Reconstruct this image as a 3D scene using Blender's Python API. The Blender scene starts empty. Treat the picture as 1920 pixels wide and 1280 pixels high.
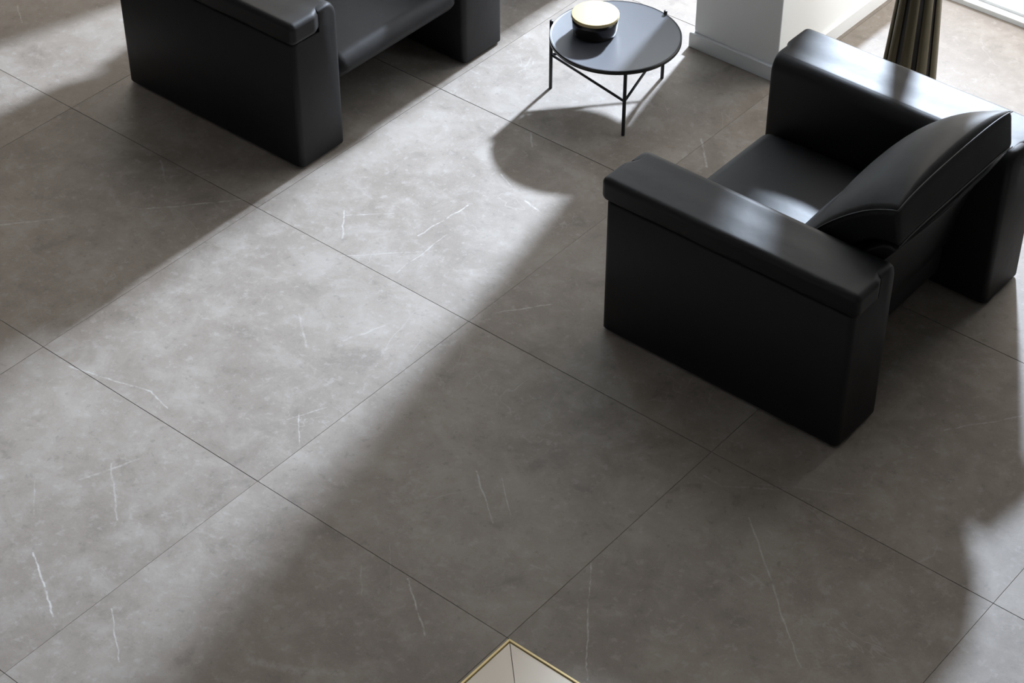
import bpy, bmesh, math, random
from mathutils import Vector, Matrix

S = bpy.context.scene
COL = S.collection
random.seed(4)

# ------------------------------------------------------------------ camera
cam_data = bpy.data.cameras.new('camera')
cam_data.sensor_width = 36.0
cam_data.lens = 3923.8 * 36.0 / 1920.0
cam = bpy.data.objects.new('camera', cam_data)
cam.location = (1.5635, -3.0715, 4.4999)
cam.rotation_euler = (math.radians(90 - 40.3126), 0, math.radians(39.6498))
COL.objects.link(cam)
S.camera = cam

# ------------------------------------------------------------------ world: overcast daylight
W = bpy.data.worlds.new('sky')
S.world = W
W.use_nodes = True
bg = W.node_tree.nodes['Background']
bg.inputs['Color'].default_value = (1.0, 0.945, 0.885, 1)
bg.inputs['Strength'].default_value = 3.25

# ------------------------------------------------------------------ key light: low lamp shining in through the windows
ld = bpy.data.lights.new('window_spot', 'SPOT')
ld.energy = 6900
ld.color = (0.735, 0.86, 1.04)
ld.shadow_soft_size = 0.155
ld.spot_size = math.radians(95)
ld.spot_blend = 1.0
lo = bpy.data.objects.new('window_spot', ld)
lo.location = (-3.15, 6.4, 3.27)
_d = Vector((0.10, -0.98, -0.18))
lo.rotation_euler = _d.to_track_quat('-Z', 'Y').to_euler()
COL.objects.link(lo)

S.cycles.max_bounces = 6
S.cycles.diffuse_bounces = 3
S.cycles.glossy_bounces = 3
S.cycles.use_adaptive_sampling = True
S.cycles.adaptive_threshold = 0.03

# ------------------------------------------------------------------ exposure
vs = S.view_settings
vs.view_transform = 'Standard'
vs.look = 'None'
vs.exposure = 0.0
vs.gamma = 1.0
vs.use_curve_mapping = False


# ================================================================== helpers
def link(o, parent=None):
    COL.objects.link(o)
    if parent is not None:
        o.parent = parent
    return o


def obj(name, me, mat, parent=None, smooth=False):
    if mat is not None and not me.materials:
        me.materials.append(mat)
    if smooth:
        for p in me.polygons:
            p.use_smooth = True
    return link(bpy.data.objects.new(name, me), parent)


def from_bm(name, bm):
    bmesh.ops.recalc_face_normals(bm, faces=bm.faces[:])
    me = bpy.data.meshes.new(name)
    bm.to_mesh(me)
    bm.free()
    return me


def tag(o, label, cat, group=None):
    o['label'] = label
    o['category'] = cat
    if group:
        o['group'] = group
    return o


def empty(name, loc=(0, 0, 0), rz=0.0):
    o = bpy.data.objects.new(name, None)
    o.empty_display_size = 0.1
    o.location = loc
    o.rotation_euler = (0, 0, rz)
    COL.objects.link(o)
    return o


def box_me(name, x0, x1, y0, y1, z0, z1, bevel=0.0, seg=2):
    bm = bmesh.new()
    bmesh.ops.create_cube(bm, size=1.0)
    for v in bm.verts:
        v.co = Vector(((x0 + x1) / 2 + v.co.x * (x1 - x0), (y0 + y1) / 2 + v.co.y * (y1 - y0), (z0 + z1) / 2 + v.co.z * (z1 - z0)))
    if bevel > 0:
        bmesh.ops.bevel(bm, geom=bm.edges[:], offset=bevel, segments=seg, profile=0.5, affect='EDGES')
    return from_bm(name, bm)


def prism_me(name, pts, z0, z1, bevel=0.0):
    """vertical prism over a polygon in plan"""
    bm = bmesh.new()
    lo_ = [bm.verts.new((x, y, z0)) for x, y in pts]
    hi_ = [bm.verts.new((x, y, z1)) for x, y in pts]
    n = len(pts)
    bm.faces.new(lo_[::-1])
    bm.faces.new(hi_)
    for i in range(n):
        bm.faces.new((lo_[i], lo_[(i + 1) % n], hi_[(i + 1) % n], hi_[i]))
    if bevel > 0:
        bmesh.ops.bevel(bm, geom=[e for e in bm.edges if abs(e.verts[0].co.z - e.verts[1].co.z) < 1e-6 and e.verts[0].co.z > z0 + 1e-6],
                        offset=bevel, segments=1, profile=0.5, affect='EDGES')
    return from_bm(name, bm)


def rounded_box(name, half, r, n=14, k=6, deform=None):
    """box with rounded edges on a dense grid; deform(Vector)->Vector shapes it"""
    def ticks(h, rr):
        inner = h - rr
        a = [-h + rr * (1 - math.cos(math.pi / 2 * i / k)) * 0 + rr * i / k for i in range(k)]
        m = [-inner + 2 * inner * i / n for i in range(n + 1)]
        return a + m + [-t for t in reversed(a)]
    T = [ticks(h, r) for h in half]
    bm = bmesh.new()
    for ax in range(3):
        u, v = (ax + 1) % 3, (ax + 2) % 3
        for sgn in (-1, 1):
            grid = []
            for a in T[u]:
                row = []
                for b in T[v]:
                    p = [0, 0, 0]
                    p[ax] = sgn * half[ax]
                    p[u] = a
                    p[v] = b
                    c = [max(-(half[i] - r), min(half[i] - r, p[i])) for i in range(3)]
                    d = Vector([p[i] - c[i] for i in range(3)])
                    # even angular spacing on the rounded edges
                    q = Vector([math.tan(min(1, abs(t) / r) * math.pi / 4) * (1 if t >= 0 else -1) for t in d])
                    q.normalize()
                    row.append(bm.verts.new(Vector(c) + q * r))
                grid.append(row)
            for i in range(len(grid) - 1):
                for j in range(len(grid[0]) - 1):
                    bm.faces.new((grid[i][j], grid[i + 1][j], grid[i + 1][j + 1], grid[i][j + 1]))
    bmesh.ops.remove_doubles(bm, verts=bm.verts[:], dist=1e-5)
    if deform:
        for v in bm.verts:
            v.co = deform(v.co.copy())
    return from_bm(name, bm)


def tube_me(name, pts, r, n=8, closed=False):
    bm = bmesh.new()
    pts = [Vector(p) for p in pts]
    m = len(pts)
    rings = []
    prev = None
    for i in range(m):
        if closed:
            t = (pts[(i + 1) % m] - pts[i - 1]).normalized()
        else:
            t = (pts[min(i + 1, m - 1)] - pts[max(i - 1, 0)]).normalized()
        up = prev if prev is not None else (Vector((0, 0, 1)) if abs(t.z) < 0.9 else Vector((1, 0, 0)))
        a = (up - t * up.dot(t)).normalized()
        b = t.cross(a)
        prev = a
        rings.append([bm.verts.new(pts[i] + (a * math.cos(2 * math.pi * j / n) + b * math.sin(2 * math.pi * j / n)) * r) for j in range(n)])
    for i in range(m if closed else m - 1):
        A, B = rings[i], rings[(i + 1) % m]
        for j in range(n):
            bm.faces.new((A[j], A[(j + 1) % n], B[(j + 1) % n], B[j]))
    if not closed:
        bm.faces.new(rings[0][::-1])
        bm.faces.new(rings[-1])
    return from_bm(name, bm)


def lathe_me(name, prof, n=64, ring=False):
    """prof: list of (r, z) from bottom to top; ring: the profile is a closed loop"""
    bm = bmesh.new()
    rings = []
    for r, z in prof:
        if r < 1e-6:
            rings.append([bm.verts.new((0, 0, z))])
        else:
            rings.append([bm.verts.new((r * math.cos(2 * math.pi * j / n), r * math.sin(2 * math.pi * j / n), z)) for j in range(n)])
    if ring:
        rings.append(rings[0])
    for A, B in zip(rings[:-1], rings[1:]):
        if len(A) == 1 and len(B) == 1:
            continue
        for j in range(n):
            k = (j + 1) % n
            if len(A) == 1:
                bm.faces.new((A[0], B[k], B[j]))
            elif len(B) == 1:
                bm.faces.new((A[j], A[k], B[0]))
            else:
                bm.faces.new((A[j], A[k], B[k], B[j]))
    if len(rings[0]) > 1 and not ring:
        bm.faces.new(rings[0][::-1])
    if len(rings[-1]) > 1 and not ring:
        bm.faces.new(rings[-1])
    return from_bm(name, bm)


def copy_tree(o, parent=None):
    c = o.copy()
    COL.objects.link(c)
    c.parent = parent
    for ch in list(o.children):
        copy_tree(ch, c)
    return c


# ================================================================== materials
def new_mat(name):
    m = bpy.data.materials.new(name)
    m.use_nodes = True
    nt = m.node_tree
    return m, nt, nt.nodes['Principled BSDF']


def plain(name, col, rough=0.5, metal=0.0, spec=0.5, bump=None):
    m, nt, b = new_mat(name)
    b.inputs['Base Color'].default_value = (*col, 1)
    b.inputs['Roughness'].default_value = rough
    b.inputs['Metallic'].default_value = metal
    b.inputs['Specular IOR Level'].default_value = spec
    if bump:
        sc, st, di = bump
        tc = nt.nodes.new('ShaderNodeTexCoord')
        nz = nt.nodes.new('ShaderNodeTexNoise')
        nz.inputs['Scale'].default_value = sc
        nz.inputs['Detail'].default_value = 4
        bp = nt.nodes.new('ShaderNodeBump')
        bp.inputs['Strength'].default_value = st
        bp.inputs['Distance'].default_value = di
        nt.links.new(tc.outputs['Object'], nz.inputs['Vector'])
        nt.links.new(nz.outputs['Fac'], bp.inputs['Height'])
        nt.links.new(bp.outputs['Normal'], b.inputs['Normal'])
    return m


# natural cracks of the stone: x0, y0, x1, y1, half width, strength (metres on the floor)
VEINS = [(-2.532, -0.436, -2.418, -0.537, 0.003, 0.3), (-2.298, -0.64, -2.186, -0.701, 0.004, 0.8), (-2.186, -0.701, -2.057, -0.771, 0.004, 0.8), (-1.951, -0.643, -1.782, -0.765, 0.003, 0.5), (-2.859, -0.01, -2.687, 0.033, 0.004, 0.5), (-2.687, 0.033, -2.559, 0.078, 0.004, 0.5), (-2.559, 0.078, -2.459, 0.055, 0.004, 0.5), (-2.119, 0.304, -2.016, 0.205, 0.003, 0.5), (-1.51, 0.464, -1.438, 0.41, 0.004, 0.55), (-1.438, 0.41, -1.325, 0.325, 0.004, 0.55), (-1.429, 0.488, -1.307, 0.384, 0.003, 0.4), (-1.368, -0.01, -1.186, -0.142, 0.004, 0.6), (-0.996, 0.382, -0.878, 0.219, 0.003, 0.6), (-0.878, 0.219, -0.728, 0.02, 0.003, 0.6), (-0.743, 0.837, -0.624, 0.733, 0.004, 0.45), (-0.624, 0.733, -0.427, 0.554, 0.004, 0.45), (-0.427, 0.554, -0.294, 0.443, 0.003, 0.5), (-3.319, 0.724, -3.193, 0.862, 0.005, 0.45), (-3.193, 0.862, -3.065, 1.018, 0.005, 0.45), (-3.633, 0.344, -3.511, 0.486, 0.004, 0.5), (-2.443, 1.246, -2.427, 1.497, 0.004, 0.6), (-2.363, 1.036, -2.37, 1.314, 0.003, 0.4), (-1.958, 1.093, -1.841, 1.25, 0.004, 0.5), (-2.024, 2.37, -1.903, 2.239, 0.006, 0.5), (-2.638, 1.06, -2.747, 1.185, 0.004, 0.5), (-2.73, 1.167, -2.597, 1.29, 0.003, 0.4), (-0.491, 1.551, -0.335, 1.765, 0.004, 0.4), (-2.408, -0.234, -2.206, -0.391, 0.004, 0.3), (-4.741, 1.357, -4.621, 1.286, 0.004, 0.5), (-0.957, 0.9, -0.889, 0.895, 0.006, 0.25), (-0.889, 0.895, -0.73, 1.003, 0.006, 0.25), (-1.496, -0.522, -1.391, -0.479, 0.018, 0.25), (-1.391, -0.479, -1.272, -0.399, 0.018, 0.25), (-2.124, 0.26, -2.071, 0.382, 0.003, 0.35), (-2.459, 1.721, -2.361, 1.673, 0.004, 0.5), (-2.287, 1.65, -2.209, 1.631, 0.006, 0.6), (-0.842, 0.95, -0.557, 1.125, 0.005, 0.18), (-2.257, 0.65, -2.204, 0.802, 0.006, 0.25), (-2.464, 0.66, -2.327, 0.557, 0.006, 0.25), (-3.486, 0.979, -3.357, 0.891, 0.006, 0.3), (-3.382, 0.935, -3.26, 1.088, 0.004, 0.2), (-2.425, -0.347, -2.356, -0.166, 0.006, 0.25), (-2.573, 0.986, -2.378, 1.187, 0.004, 0.3), (-2.539, 1.989, -2.479, 1.925, 0.005, 0.4), (-1.506, 0.059, -1.372, -0.082, 0.003, 0.2), (-1.513, -0.06, -1.431, -0.144, 0.003, 0.25)]


def stone_material(veins):
    m, nt, b = new_mat('grey_stone')
    N, L = nt.nodes, nt.links

    def math_(op, a, c=None, clamp=False):
        n = N.new('ShaderNodeMath')
        n.operation = op
        n.use_clamp = clamp
        for i, s in enumerate((a, c)):
            if s is None:
                continue
            if isinstance(s, (int, float)):
                n.inputs[i].default_value = s
            else:
                L.new(s, n.inputs[i])
        return n.outputs[0]

    def vec(op, a, c=None, scale=None):
        n = N.new('ShaderNodeVectorMath')
        n.operation = op
        for i, s in enumerate((a, c)):
            if s is None:
                continue
            if isinstance(s, (tuple, list)):
                n.inputs[i].default_value = s
            else:
                L.new(s, n.inputs[i])
        if scale is not None:
            if isinstance(scale, (int, float)):
                n.inputs['Scale'].default_value = scale
            else:
                L.new(scale, n.inputs['Scale'])
        return n.outputs['Value'] if op in ('DOT_PRODUCT', 'DISTANCE') else n.outputs['Vector']

    def noise(v, scale, detail=5, rough=0.55, dist=0.0):
        n = N.new('ShaderNodeTexNoise')
        n.inputs['Scale'].default_value = scale
        n.inputs['Detail'].default_value = detail
        n.inputs['Roughness'].default_value = rough
        n.inputs['Distortion'].default_value = dist
        L.new(v, n.inputs['Vector'])
        return n

    def ramp(f, a, c, lo_=0.0, hi_=1.0):
        n = N.new('ShaderNodeMapRange')
        n.interpolation_type = 'SMOOTHSTEP'
        n.inputs['From Min'].default_value = a
        n.inputs['From Max'].default_value = c
        n.inputs['To Min'].default_value = lo_
        n.inputs['To Max'].default_value = hi_
        L.new(f, n.inputs['Value'])
        return n.outputs['Result']

    def mix(f, a, c):
        n = N.new('ShaderNodeMix')
        n.data_type = 'RGBA'
        if isinstance(f, (int, float)):
            n.inputs[0].default_value = f
        else:
            L.new(f, n.inputs[0])
        for i, s in ((6, a), (7, c)):
            if isinstance(s, tuple):
                n.inputs[i].default_value = (*s, 1)
            else:
                L.new(s, n.inputs[i])
        return n.outputs[2]

    geo = N.new('ShaderNodeNewGeometry')
    info = N.new('ShaderNodeObjectInfo')
    pos = geo.outputs['Position']
    off = vec('SCALE', (13.0, 7.0, 5.0), None, info.outputs['Random'])
    tp = vec('ADD', pos, off)

    big = noise(tp, 1.3, 4, 0.55, 0.4).outputs['Fac']
    mid = noise(tp, 6.5, 6, 0.66, 0.35).outputs['Fac']
    fine = noise(tp, 30.0, 5, 0.68, 0.15).outputs['Fac']
    grit = noise(tp, 140.0, 3, 0.6).outputs['Fac']
    c = mix(ramp(big, 0.30, 0.70), (0.198, 0.167, 0.138), (0.246, 0.212, 0.179))
    c = mix(math_('MULTIPLY', ramp(mid, 0.42, 0.72), 0.55), c, (0.335, 0.304, 0.27))
    c = mix(math_('MULTIPLY', ramp(mid, 0.44, 0.30), 0.50), c, (0.130, 0.110, 0.091))
    c = mix(math_('MULTIPLY', ramp(fine, 0.54, 0.70), 0.34), c, (0.37, 0.345, 0.318))
    c = mix(math_('MULTIPLY', ramp(fine, 0.42, 0.30), 0.36), c, (0.115, 0.100, 0.087))
    c = mix(math_('MULTIPLY', ramp(grit, 0.5, 0.75), 0.12), c, (0.36, 0.345, 0.33))
    c = mix(math_('MULTIPLY', ramp(grit, 0.42, 0.25), 0.15), c, (0.10, 0.085, 0.07))
    # hair-thin web of pale cracks, broken up
    web = noise(tp, 2.4, 4, 0.5, 1.2).outputs['Fac']
    line = ramp(math_('ABSOLUTE', math_('SUBTRACT', web, 0.5)), 0.006, 0.0)
    brk = ramp(noise(tp, 3.5, 2).outputs['Fac'], 0.52, 0.66)
    c = mix(math_('MULTIPLY', math_('MULTIPLY', line, brk), 0.22), c, (0.46, 0.44, 0.415))
    web2 = noise(tp, 7.0, 3, 0.5, 2.0).outputs['Fac']
    line2 = ramp(math_('ABSOLUTE', math_('SUBTRACT', web2, 0.5)), 0.010, 0.0)
    brk2 = ramp(noise(tp, 2.1, 3).outputs['Fac'], 0.52, 0.64)
    c = mix(math_('MULTIPLY', math_('MULTIPLY', line2, brk2), 0.12), c, (0.42, 0.40, 0.38))
    if veins:
        # named cracks
        w = noise(pos, 14.0, 3).outputs['Color']
        wp = vec('ADD', pos, vec('SCALE', vec('SUBTRACT', w, (0.5, 0.5, 0.5)), None, 0.022))
        wp = vec('MULTIPLY', wp, (1, 1, 0))
        acc = None
        for x0, y0, x1, y1, hw, st in veins:
            dx, dy = x1 - x0, y1 - y0
            l2 = dx * dx + dy * dy
            pa = vec('SUBTRACT', wp, (x0, y0, 0))
            h = math_('ADD', vec('DOT_PRODUCT', pa, (dx / l2, dy / l2, 0)), 0.0, True)
            d = vec('DISTANCE', pa, vec('SCALE', (dx, dy, 0), None, h))
            mk = ramp(d, hw * 1.15, 0.0, 0.0, st * 0.9)
            acc = mk if acc is None else math_('MAXIMUM', acc, mk)
        wisp = ramp(fine, 0.36, 0.60, 0.12, 1.0)
        c = mix(math_('MULTIPLY', acc, wisp), c, (0.56, 0.54, 0.51))
    L.new(c, b.inputs['Base Color'])
    rg = math_('ADD', math_('MULTIPLY', mid, 0.16), 0.50)
    L.new(rg, b.inputs['Roughness'])
    b.inputs['Specular IOR Level'].default_value = 0.32
    bp = N.new('ShaderNodeBump')
    bp.inputs['Strength'].default_value = 0.12
    bp.inputs['Distance'].default_value = 0.004
    L.new(fine, bp.inputs['Height'])
    L.new(bp.outputs['Normal'], b.inputs['Normal'])
    return m


def leather_material():
    m, nt, b = new_mat('black_leather')
    N, L = nt.nodes, nt.links
    tc = N.new('ShaderNodeTexCoord')
    vo = N.new('ShaderNodeTexVoronoi')
    vo.inputs['Scale'].default_value = 420
    nz = N.new('ShaderNodeTexNoise')
    nz.inputs['Scale'].default_value = 6
    nz.inputs['Detail'].default_value = 3
    for n in (vo, nz):
        L.new(tc.outputs['Object'], n.inputs['Vector'])
    b1 = N.new('ShaderNodeBump')
    b1.inputs['Strength'].default_value = 0.10
    b1.inputs['Distance'].default_value = 0.001
    L.new(vo.outputs['Distance'], b1.inputs['Height'])
    b2 = N.new('ShaderNodeBump')
    b2.inputs['Strength'].default_value = 0.25
    b2.inputs['Distance'].default_value = 0.012
    L.new(nz.outputs['Fac'], b2.inputs['Height'])
    L.new(b1.outputs['Normal'], b2.inputs['Normal'])
    L.new(b2.outputs['Normal'], b.inputs['Normal'])
    b.inputs['Base Color'].default_value = (0.0062, 0.0060, 0.0068, 1)
    b.inputs['Roughness'].default_value = 0.53
    b.inputs['Specular IOR Level'].default_value = 0.32
    return m


STONE = stone_material([])
GROUT = plain('grout', (0.13, 0.115, 0.10), 0.85)
WHITE = plain('white_paint', (0.87, 0.89, 0.885), 0.6, bump=(60, 0.05, 0.002))
TRIM = plain('white_trim', (0.78, 0.80, 0.805), 0.45)
CEIL = plain('ceiling_paint', (0.50, 0.49, 0.48), 0.8)
GREIGE = plain('greige_wall', (0.36, 0.345, 0.33), 0.8)
DARKWALL = plain('taupe_wall', (0.22, 0.21, 0.20), 0.8)
TERR = plain('pale_terrace', (0.80, 0.80, 0.79), 0.7, bump=(30, 0.1, 0.003))
LEATHER = leather_material()
SEAM = plain('leather_seam', (0.02, 0.02, 0.022), 0.5)
BLACKM = plain('black_steel', (0.012, 0.012, 0.013), 0.38, 0.0, 0.5)
TABLETOP = plain('slate_blue_lacquer', (0.055, 0.057, 0.066), 0.38, 0.0, 0.5, bump=(240, 0.05, 0.001))
BRASS = plain('brushed_brass', (0.50, 0.40, 0.205), 0.42, 0.45, 0.5, bump=(150, 0.06, 0.001))
BRASS_EDGE = plain('polished_brass', (0.88, 0.70, 0.34), 0.40, 0.2)
BRONZE = plain('dark_bronze', (0.085, 0.072, 0.042), 0.42, 0.55, 0.5, bump=(90, 0.15, 0.002))
BRONZE_DARK = plain('black_bronze', (0.010, 0.009, 0.009), 0.5)
SHADE = plain('linen_shade', (0.55, 0.52, 0.47), 0.9)
POT = plain('black_glaze', (0.010, 0.007, 0.006), 0.22, 0.0, 0.5)
VENEER = plain('beige_veneer', (0.82, 0.735, 0.62), 0.45, bump=(40, 0.08, 0.002))

# ================================================================== setting
WX0, WX1, WY0, WYW, CZ = -9.0, 6.0, -7.0, 3.80, 6.0     # room extents; WYW = window line

fl = obj('floor', box_me('floor', WX0, WX1, WY0, 4.0, -0.16, -0.004), GROUT)
fl['kind'] = 'structure'
tile_me = box_me('tile', -0.4995, 0.4995, -0.4991, 0.4991, -0.02, 0.0, 0.0005, 1)
tile_me.materials.append(STONE)


def tile_mesh(i, j):
    near = [v for v in VEINS if min(v[0], v[2]) < i + 1.02 and max(v[0], v[2]) > i - 0.02 and min(v[1], v[3]) < j + 1.02 and max(v[1], v[3]) > j - 0.02]
    if not near:
        return tile_me
    me = tile_me.copy()
    me.materials.clear()
    me.materials.append(stone_material(near))
    return me



for i in range(int(WX0), int(WX1)):
    for j in range(int(WY0), 4):
        t = bpy.data.objects.new('tile', tile_mesh(i, j))
        t.location = (i + 0.5, j + 0.5, random.uniform(-0.0004, 0.0004))
        link(t, fl)

ce = obj('ceiling', box_me('ceiling', WX0, WX1, WY0, WYW + 0.15, CZ, CZ + 0.2), CEIL)
ce['kind'] = 'structure'
for nm, a in (('wall_left', (WX0 - 0.2, WX0, WY0, WYW + 0.15, 0, CZ)), ('wall_right', (WX1, WX1 + 0.2, WY0, WYW + 0.15, 0, CZ)),
              ('wall_rear', (WX0, WX1, WY0 - 0.2, WY0, 0, CZ))):
    o = obj(nm, box_me(nm, *a), GREIGE if nm == 'wall_rear' else DARKWALL)
    o['kind'] = 'structure'

# piers between the tall windows, each with its own baseboard
PY0, PY1 = 2.875, 3.54
piers = [('middle', -2.425, -2.03), ('inner_left', -3.46, -3.075), ('outer_left', -4.50, -4.08), ('far_left', -7.8, -6.8),
         ('inner_right', -0.55, 2.2), ('far_right', 4.0, 6.0)]  # inner_right is out of view, widened to cut daylight from the right
for nm, x0, x1 in piers:
    o = obj('wall_' + nm, box_me('wall_' + nm, x0, x1, PY0, PY1, 0, 5.4, 0.004, 2), WHITE)
    o['kind'] = 'structure'
    t = 0.014
    bm = bmesh.new()
    out = [(x0 - t, WYW + 0.03), (x0 - t, PY0 - t), (x1 + t, PY0 - t), (x1 + t, WYW + 0.03)]
    inn = [(x0, WYW + 0.03), (x0, PY0), (x1, PY0), (x1, WYW + 0.03)]
    def strip(z, ring):
        return [bm.verts.new((x, y, z)) for x, y in ring]
    R = [strip(0.0, out), strip(0.062, out), strip(0.066, [(a + (c - a) * 0.3, b + (d - b) * 0.3) for (a, b), (c, d) in zip(out, inn)]), strip(0.066, inn)]
    for A, B in zip(R[:-1], R[1:]):
        for k in range(3):
            bm.faces.new((A[k], A[k + 1], B[k + 1], B[k]))
    o = obj('baseboard_' + nm, from_bm('baseboard', bm), TRIM)
    o['kind'] = 'structure'

# low plinths that carry the piers' base out to the window line
for n_, (nm, x0, x1) in enumerate(piers):
    o = obj('trim_%d' % (n_ + 11), box_me('plinth', x0, x1, PY1, WYW + 0.034, 0, 0.32, 0.003, 1), WHITE)
    o['kind'] = 'structure'
# slim window posts behind the piers
for n_, (nm, x0, x1) in enumerate(piers):
    o = obj('trim_%d' % (n_ + 1), box_me('window_post', x0 + 0.10, x1 - 0.10, PY1, WYW + 0.034, 0.319, 5.4, 0.003, 1), TRIM)
    o['kind'] = 'structure'
# solid wall above the windows
o = obj('wall_front', box_me('wall_front', WX0, WX1, PY0 + 0.45, WYW + 0.1, 5.4, CZ), WHITE)
o['kind'] = 'structure'
# window threshold: a low rail in two steps along the whole front
th = obj('window_1', box_me('threshold', WX0, WX1, WYW + 0.035, WYW + 0.075, -0.005, 0.022, 0.003, 2), TRIM)
th['kind'] = 'structure'
obj('window_sill', box_me('sill', WX0, WX1, WYW + 0.075, WYW + 0.20, -0.005, 0.035, 0.003, 2), TRIM, th)
tr = obj('terrace_ground', box_me('terrace', -16, 14, 4.0, 18, -0.2, -0.002), TERR)
tr['kind'] = 'structure'


# ================================================================== armchair (front = local +x)
AHX, AOUT, AIN = 0.466, 0.575, 0.340          # half depth, outer and inner faces of an arm


def make_arm(side, parent):
    s = side
    w = AOUT - AIN
    yc = (AOUT + AIN) / 2

    # body: inner slab runs up and over the top; the outer panel stops in a groove under the pad
    zt = 0.622
    prof = [(AOUT, 0.012), (AOUT, 0.526), (AOUT - 0.008, 0.533), (AOUT - 0.140, 0.533), (AOUT - 0.143, 0.60), (AOUT - 0.135, zt - 0.001), (AIN + 0.060, zt)]
    for k in range(1, 9):
        a = math.pi / 2 * k / 8
        prof.append((AIN + 0.052 - 0.052 * math.sin(a), zt - 0.060 + 0.060 * math.cos(a)))
    prof.append((AIN, 0.012))
    bm = bmesh.new()
    xs = [(-AHX, -0.022), (-AHX + 0.003, -0.012), (-AHX + 0.009, -0.004), (-AHX + 0.020, 0.0), (AHX - 0.020, 0.0), (AHX - 0.009, -0.004), (AHX - 0.003, -0.012), (AHX, -0.022)]
    rings = []
    for x, inset in xs:
        ring = []
        for y, z in prof:
            yy = yc + (y - yc) * (1 + 2 * inset / w)
            ring.append(bm.verts.new((x, s * yy, z + (inset * 0.35 if z > 0.54 else 0))))
        rings.append(ring)
    n = len(prof)
    for A, B in zip(rings[:-1], rings[1:]):
        for i in range(n):
            bm.faces.new((A[i], A[(i + 1) % n], B[(i + 1) % n], B[i]))
    bm.faces.new(rings[0])
    bm.faces.new(rings[-1])
    me = from_bm('arm', bm)
    arm = obj('arm', me, LEATHER, parent, True)
    md = arm.modifiers.new('bevel', 'BEVEL')
    md.width = 0.005
    md.segments = 3
    md.limit_method = 'ANGLE'
    md.angle_limit = math.radians(50)
    md.harden_normals = False

    # pad: soft lip of leather folded over the outer edge, proud of the panel and of both ends
    y_in, y_out = AIN + 0.027, AOUT + 0.012
    hy, hz = (y_out - y_in) / 2, 0.045
    zc = 0.537 + hz

    def pad_def(p):
        u = p.x / AHX
        v = p.y / hy                           # +1 = outer
        q = p.copy()
        q.x *= 0.992 + 0.038 * max(0.0, min(1.0, (v + 0.40) * 3.0))
        if p.z > 0:
            k = p.z / hz
            yy = (y_in + y_out) / 2 + p.y
            f = max(0.0, min(1.0, (yy - (AOUT - 0.155)) / 0.080))
            q.z += k * (0.6222 + 0.0030 * f * f * (3 - 2 * f) - (zc + hz))
        if v > 0.5:
            q.y += 0.0025 * math.sin(u * 9.0 + 0.8) * (v - 0.5)
        return Vector((q.x, s * ((y_in + y_out) / 2 + q.y), zc + q.z))
    pad = obj('arm_pad', rounded_box('arm_pad', (AHX, hy, hz), 0.024, 20, 6, pad_def), LEATHER, arm, True)
    # stitched seam across both ends of the pad
    for e in (-1, 1):
        pts = []
        for i in range(15):
            v = -0.05 + 0.85 * i / 14
            pts.append((e * (AHX * 1.030 - 0.012), s * ((y_in + y_out) / 2 + v * hy), 0.6225 - 0.0075 + (0.001 if v > 0 else 0)))
        obj('seam', tube_me('seam', pts, 0.0022, 6), SEAM, arm, True)
    for e in (-1, 1):
        f = lathe_me('foot', [(0.022, 0.0), (0.024, 0.002), (0.024, 0.013), (0.0, 0.013)], 20)
        fo = obj('foot', f, BLACKM, arm)
        fo.location = (e * (AHX - 0.09), s * yc, 0)
    return arm


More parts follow.
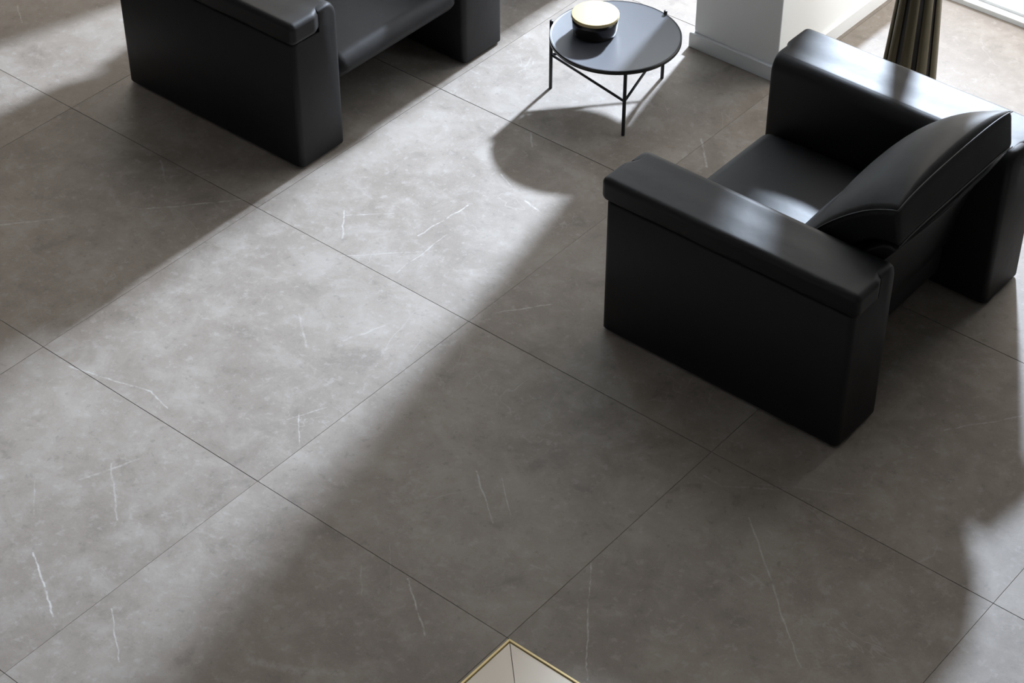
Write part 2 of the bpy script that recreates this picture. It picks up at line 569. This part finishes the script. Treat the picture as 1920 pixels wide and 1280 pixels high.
def make_armchair():
    root = empty('armchair')
    for s in (-1, 1):
        make_arm(s, root)

    # seat: thick cushion with a large rolled nose, underside dropped at the back to block light below
    sx0, sx1 = -0.30, 0.452
    hx, hy, hz = (sx1 - sx0) / 2, AIN - 0.002, 0.056

    def seat_def(p):
        u, v = p.x / hx, p.y / hy
        q = Vector((p.x + (sx0 + sx1) / 2, p.y, p.z + 0.292))
        if p.z > 0:
            q.z += 0.028 * (1 - u * u) * (1 - v ** 4) * (p.z / hz)
        else:
            q.z -= 0.155 * max(0.0, min(1.0, 0.42 - u * 0.62))
        q.z -= 0.010 * max(0.0, -u)
        if u > 0.7:
            q.x -= 0.030 * max(0.0, -p.z / hz)
        return q
    obj('seat', rounded_box('seat', (hx, hy, hz), 0.052, 16, 7, seat_def), LEATHER, root, True)

    # backrest shell: curved slab between the arms
    outer = [(-0.450, 0.640), (-0.405, 0.575), (-0.370, 0.505), (-0.345, 0.430), (-0.325, 0.350), (-0.310, 0.270), (-0.292, 0.195), (-0.262, 0.135), (-0.195, 0.108)]
    inner = [(-0.400, 0.640), (-0.345, 0.590), (-0.295, 0.515), (-0.262, 0.440), (-0.240, 0.370), (-0.220, 0.310), (-0.200, 0.270), (-0.180, 0.245), (-0.150, 0.230)]
    prof = [(-0.430, 0.650)] + outer + inner[::-1]
    bm = bmesh.new()
    ys = [-(AIN - 0.001), -(AIN - 0.006), -0.2, 0.0, 0.2, AIN - 0.006, AIN - 0.001]
    rings = []
    cx = sum(p[0] for p in prof) / len(prof)
    cz = sum(p[1] for p in prof) / len(prof)
    for y in ys:
        bul = 0.014 * (1 - (y / AIN) ** 2)
        k = 0.985 if abs(y) > AIN - 0.004 else 1.0
        rings.append([bm.verts.new((cx + (x - cx) * k - (bul if i in range(0, 9) else 0), y, cz + (z - cz) * k)) for i, (x, z) in enumerate(prof)])
    n = len(prof)
    for A, B in zip(rings[:-1], rings[1:]):
        for i in range(n):
            bm.faces.new((A[i], A[(i + 1) % n], B[(i + 1) % n], B[i]))
    bm.faces.new(rings[0])
    bm.faces.new(rings[-1])
    br = obj('backrest', from_bm('backrest', bm), LEATHER, root, True)
    md = br.modifiers.new('bevel', 'BEVEL')
    md.width = 0.008
    md.segments = 3
    md.limit_method = 'ANGLE'
    md.angle_limit = math.radians(45)

    # back cushion: box pillow folded over the shell, front swollen, corners pinched
    ch, cw, ct = 0.30, 0.345, 0.075            # half height, half width, half thickness
    FR = [(0.00, 0.352), (-0.035, 0.430), (-0.115, 0.515), (-0.180, 0.598), (-0.258, 0.675), (-0.345, 0.745), (-0.440, 0.802)]
    BK = [(-0.165, 0.345), (-0.192, 0.400), (-0.222, 0.460), (-0.262, 0.530), (-0.315, 0.600), (-0.385, 0.650), (-0.462, 0.668)]

    def curve(C_, t):
        f = max(0.0, min(0.9999, t)) * (len(C_) - 1)
        i_ = int(f)
        f -= i_
        pm, p0, p1, p2 = (Vector(C_[max(0, min(len(C_) - 1, i_ + d_))]) for d_ in (-1, 0, 1, 2))
        return 0.5 * (2 * p0 + (p1 - pm) * f + (2 * pm - 5 * p0 + 4 * p1 - p2) * f * f + (3 * p0 - pm - 3 * p1 + p2) * f ** 3)

    def cush_def(p):
        a, b2, c = p.x / ch, p.y / cw, p.z / ct         # a: up the back, b2: across, c: front
        t = (a + 1) / 2
        F, B = curve(FR, t), curve(BK, t)
        m2 = B + (F - B) * (c + 1) / 2
        tt = max(1e-4, min(1 - 1e-4, t))
        swell = (tt / 0.72) ** 1.6 * ((1 - tt) / 0.28) ** 0.62 * max(0.0, 1 - abs(b2 * 0.99) ** 2.3) ** 0.9
        m2 = m2 + Vector((0.25, 0.97)) * (0.085 * swell * max(0.0, (c + 1) / 2))
        pin2 = 1 - 0.030 * max(0.0, 1 - abs(a) ** 4)
        drop = 0.012 * (abs(b2) ** 6) * max(0.0, a) ** 2
        return Vector((m2.x, p.y * pin2, m2.y - drop))
    cu = obj('back_cushion', rounded_box('back_cushion', (ch, cw, ct), 0.024, 22, 5, cush_def), LEATHER, root, True)
    for zz in (ct - 0.005, -ct + 0.005):
        pts = []
        hh, ww = ch - 0.004, cw - 0.004
        for i in range(24):
            pts.append(cush_def(Vector((-hh + 2 * hh * i / 24, -ww, zz))))
        for i in range(24):
            pts.append(cush_def(Vector((hh, -ww + 2 * ww * i / 24, zz))))
        for i in range(24):
            pts.append(cush_def(Vector((hh - 2 * hh * i / 24, ww, zz))))
        for i in range(24):
            pts.append(cush_def(Vector((-hh, ww - 2 * ww * i / 24, zz))))
        if zz > 0:
            obj('piping', tube_me('piping', pts, 0.0026, 6, True), SEAM, cu, True)
        else:
            obj('piping', tube_me('piping', pts[24:49], 0.0026, 6), SEAM, cu, True)
    return root


ac = make_armchair()
ac.location = (-1.168, 1.826, 0)
ac.rotation_euler = (0, 0, math.pi)
tag(ac, 'black leather armchair turned sideways, leaning back cushion in view, beside the white pier', 'armchair', 'pair of black leather armchairs')
ac2 = copy_tree(ac)
ac2.location = (-3.496, 1.838, 0)
ac2.rotation_euler = (0, 0, 0)
tag(ac2, 'black leather armchair cut off by the top edge, facing the side table', 'armchair', 'pair of black leather armchairs')

# ================================================================== side table
tb = empty('side_table', (-2.438, 2.367, 0))
tag(tb, 'low round side table with slate blue top and thin black wire legs', 'side table')
TR = 0.247
top = obj('table_top', lathe_me('table_top', [(0.0, 0.276), (TR - 0.004, 0.276), (TR, 0.279), (TR, 0.287), (TR - 0.003, 0.290), (TR - 0.008, 0.2885), (0.0, 0.2885)], 128), TABLETOP, tb, True)
md = top.modifiers.new('es', 'EDGE_SPLIT')
md.split_angle = math.radians(40)
obj('rim', lathe_me('rim', [(TR - 0.001, 0.274), (TR + 0.0025, 0.274), (TR + 0.0025, 0.2895), (TR - 0.001, 0.2905)], 128, True), BLACKM, tb, True)
feet = [(-0.237, -0.090, 0.304), (0.174, -0.166, 0.284), (0.054, 0.242, 0.304)]
for x, y, h in feet:
    o = obj('leg', lathe_me('leg', [(0.0062, 0.0), (0.007, 0.002), (0.007, h - 0.001), (0.006, h)], 16), BLACKM, tb, True)
    o.location = (x, y, 0)
for a, b in ((0, 1), (1, 2), (2, 0)):
    p, q = feet[a], feet[b]
    obj('brace', tube_me('brace', [(p[0], p[1], 0.152), (q[0], q[1], 0.152)], 0.0052, 10), BLACKM, tb, True)

# lidded pot on the table
pt = empty('lidded_pot', (-2.512, 2.335, 0.2888))
tag(pt, 'black round pot with shiny brass lid standing on the side table', 'pot')
obj('body', lathe_me('body', [(0.0, 0.0), (0.076, 0.0), (0.081, 0.004), (0.085, 0.025), (0.087, 0.052), (0.088, 0.072), (0.0, 0.072)], 96), POT, pt, True)
ld_ = obj('lid', lathe_me('lid', [(0.0, 0.070), (0.0885, 0.070), (0.0905, 0.072), (0.0905, 0.081), (0.0885, 0.0835), (0.080, 0.0845), (0.0, 0.0845)], 96), BRASS, pt, True)
md = ld_.modifiers.new('es', 'EDGE_SPLIT')
md.split_angle = math.radians(35)

# ================================================================== floor lamp by the window
fc = empty('floor_lamp', (-1.582, 3.10, 0))
tag(fc, 'floor lamp with tapering fluted bronze base behind the armchair, beside the white pier', 'floor lamp')
NF = 9
HC = 1.34


def rad(z):
    return 0.114 - 0.064 * z


# dark core with separate ribs on it
core = obj('core', lathe_me('core', [(0.0, 0.0), (rad(0) - 0.014, 0.0), (rad(HC) - 0.010, HC), (0.0, HC)], 48), BRONZE_DARK, fc, True)
rib_pts = []
for k in range(NF):
    bm = bmesh.new()
    a0 = 2 * math.pi * (k + 0.15) / NF
    half = 0.69 * math.pi / NF
    rings = []
    for z in (0.0, 0.35, 0.7, 1.0, HC):
        R_ = rad(z)
        ring = []
        for j in range(9):
            t = -1 + 2 * j / 8
            rr = R_ * (1.0 - 0.085 * abs(t) ** 2.5)
            ring.append(bm.verts.new((rr * math.cos(a0 + t * half), rr * math.sin(a0 + t * half), z)))
        for t in (1, -1):
            rr = R_ * 0.78
            ring.append(bm.verts.new((rr * math.cos(a0 + t * half * 0.9), rr * math.sin(a0 + t * half * 0.9), z)))
        rings.append(ring)
    n = len(rings[0])
    for A, B in zip(rings[:-1], rings[1:]):
        for i in range(n):
            bm.faces.new((A[i], A[(i + 1) % n], B[(i + 1) % n], B[i]))
    bm.faces.new(rings[0][::-1])
    bm.faces.new(rings[-1])
    obj('rib', from_bm('rib', bm), BRONZE, fc)

obj('stem', lathe_me('stem', [(0.0, HC), (0.010, HC), (0.010, 1.60), (0.0, 1.60)], 16), BRONZE, fc, True)
obj('lamp_shade', lathe_me('lamp_shade', [(0.0, 1.395), (0.215, 1.395), (0.217, 1.398), (0.180, 1.720), (0.0, 1.720)], 64), SHADE, fc)
# ================================================================== coffee table corner in the foreground
TX, TY, TZ, TS = -0.765, -0.273, 0.40, 0.80      # far corner, height, side
ct_ = empty('coffee_table', (TX + TS / 2, TY - TS / 2, 0))
tag(ct_, 'beige square coffee table edged in brass, only its corner in view at the bottom', 'coffee table')
hs = TS / 2
corners = [(-hs, hs), (hs, hs), (hs, -hs), (-hs, -hs)]
g = 0.0007
ins = hs - 0.0095
for k in range(4):
    a, b = corners[k], corners[(k + 1) % 4]
    A = Vector((a[0] / hs * ins, a[1] / hs * ins))
    B = Vector((b[0] / hs * ins, b[1] / hs * ins))
    m_ = (A + B) / 2
    nn = m_.normalized()
    tt = (B - A).normalized()
    pts = [A + tt * g * 1.6 - nn * 0, B - tt * g * 1.6, nn * g * 1.6]
    obj('panel', prism_me('panel', [(p.x, p.y) for p in pts][::-1], TZ - 0.018, TZ, 0.0006), VENEER, ct_)
    # brass edge strip, mitred
    O1, O2 = Vector(a), Vector(b)
    I1, I2 = O1 * ((hs - 0.0065) / hs), O2 * ((hs - 0.0065) / hs)
    obj('edge_strip', prism_me('edge_strip', [(p.x, p.y) for p in (O1, I1, I2, O2)], TZ - 0.030, TZ + 0.0025, 0.0008), BRASS_EDGE, ct_)
obj('top_board', box_me('top_board', -hs + 0.008, hs - 0.008, -hs + 0.008, hs - 0.008, TZ - 0.030, TZ - 0.018), GROUT, ct_)
for sx in (-1, 1):
    for sy in (-1, 1):
        obj('leg', box_me('leg', sx * (hs - 0.035) - 0.012, sx * (hs - 0.035) + 0.012, sy * (hs - 0.035) - 0.012, sy * (hs - 0.035) + 0.012, 0.0, TZ - 0.029, 0.001, 1), BRASS_EDGE, ct_)
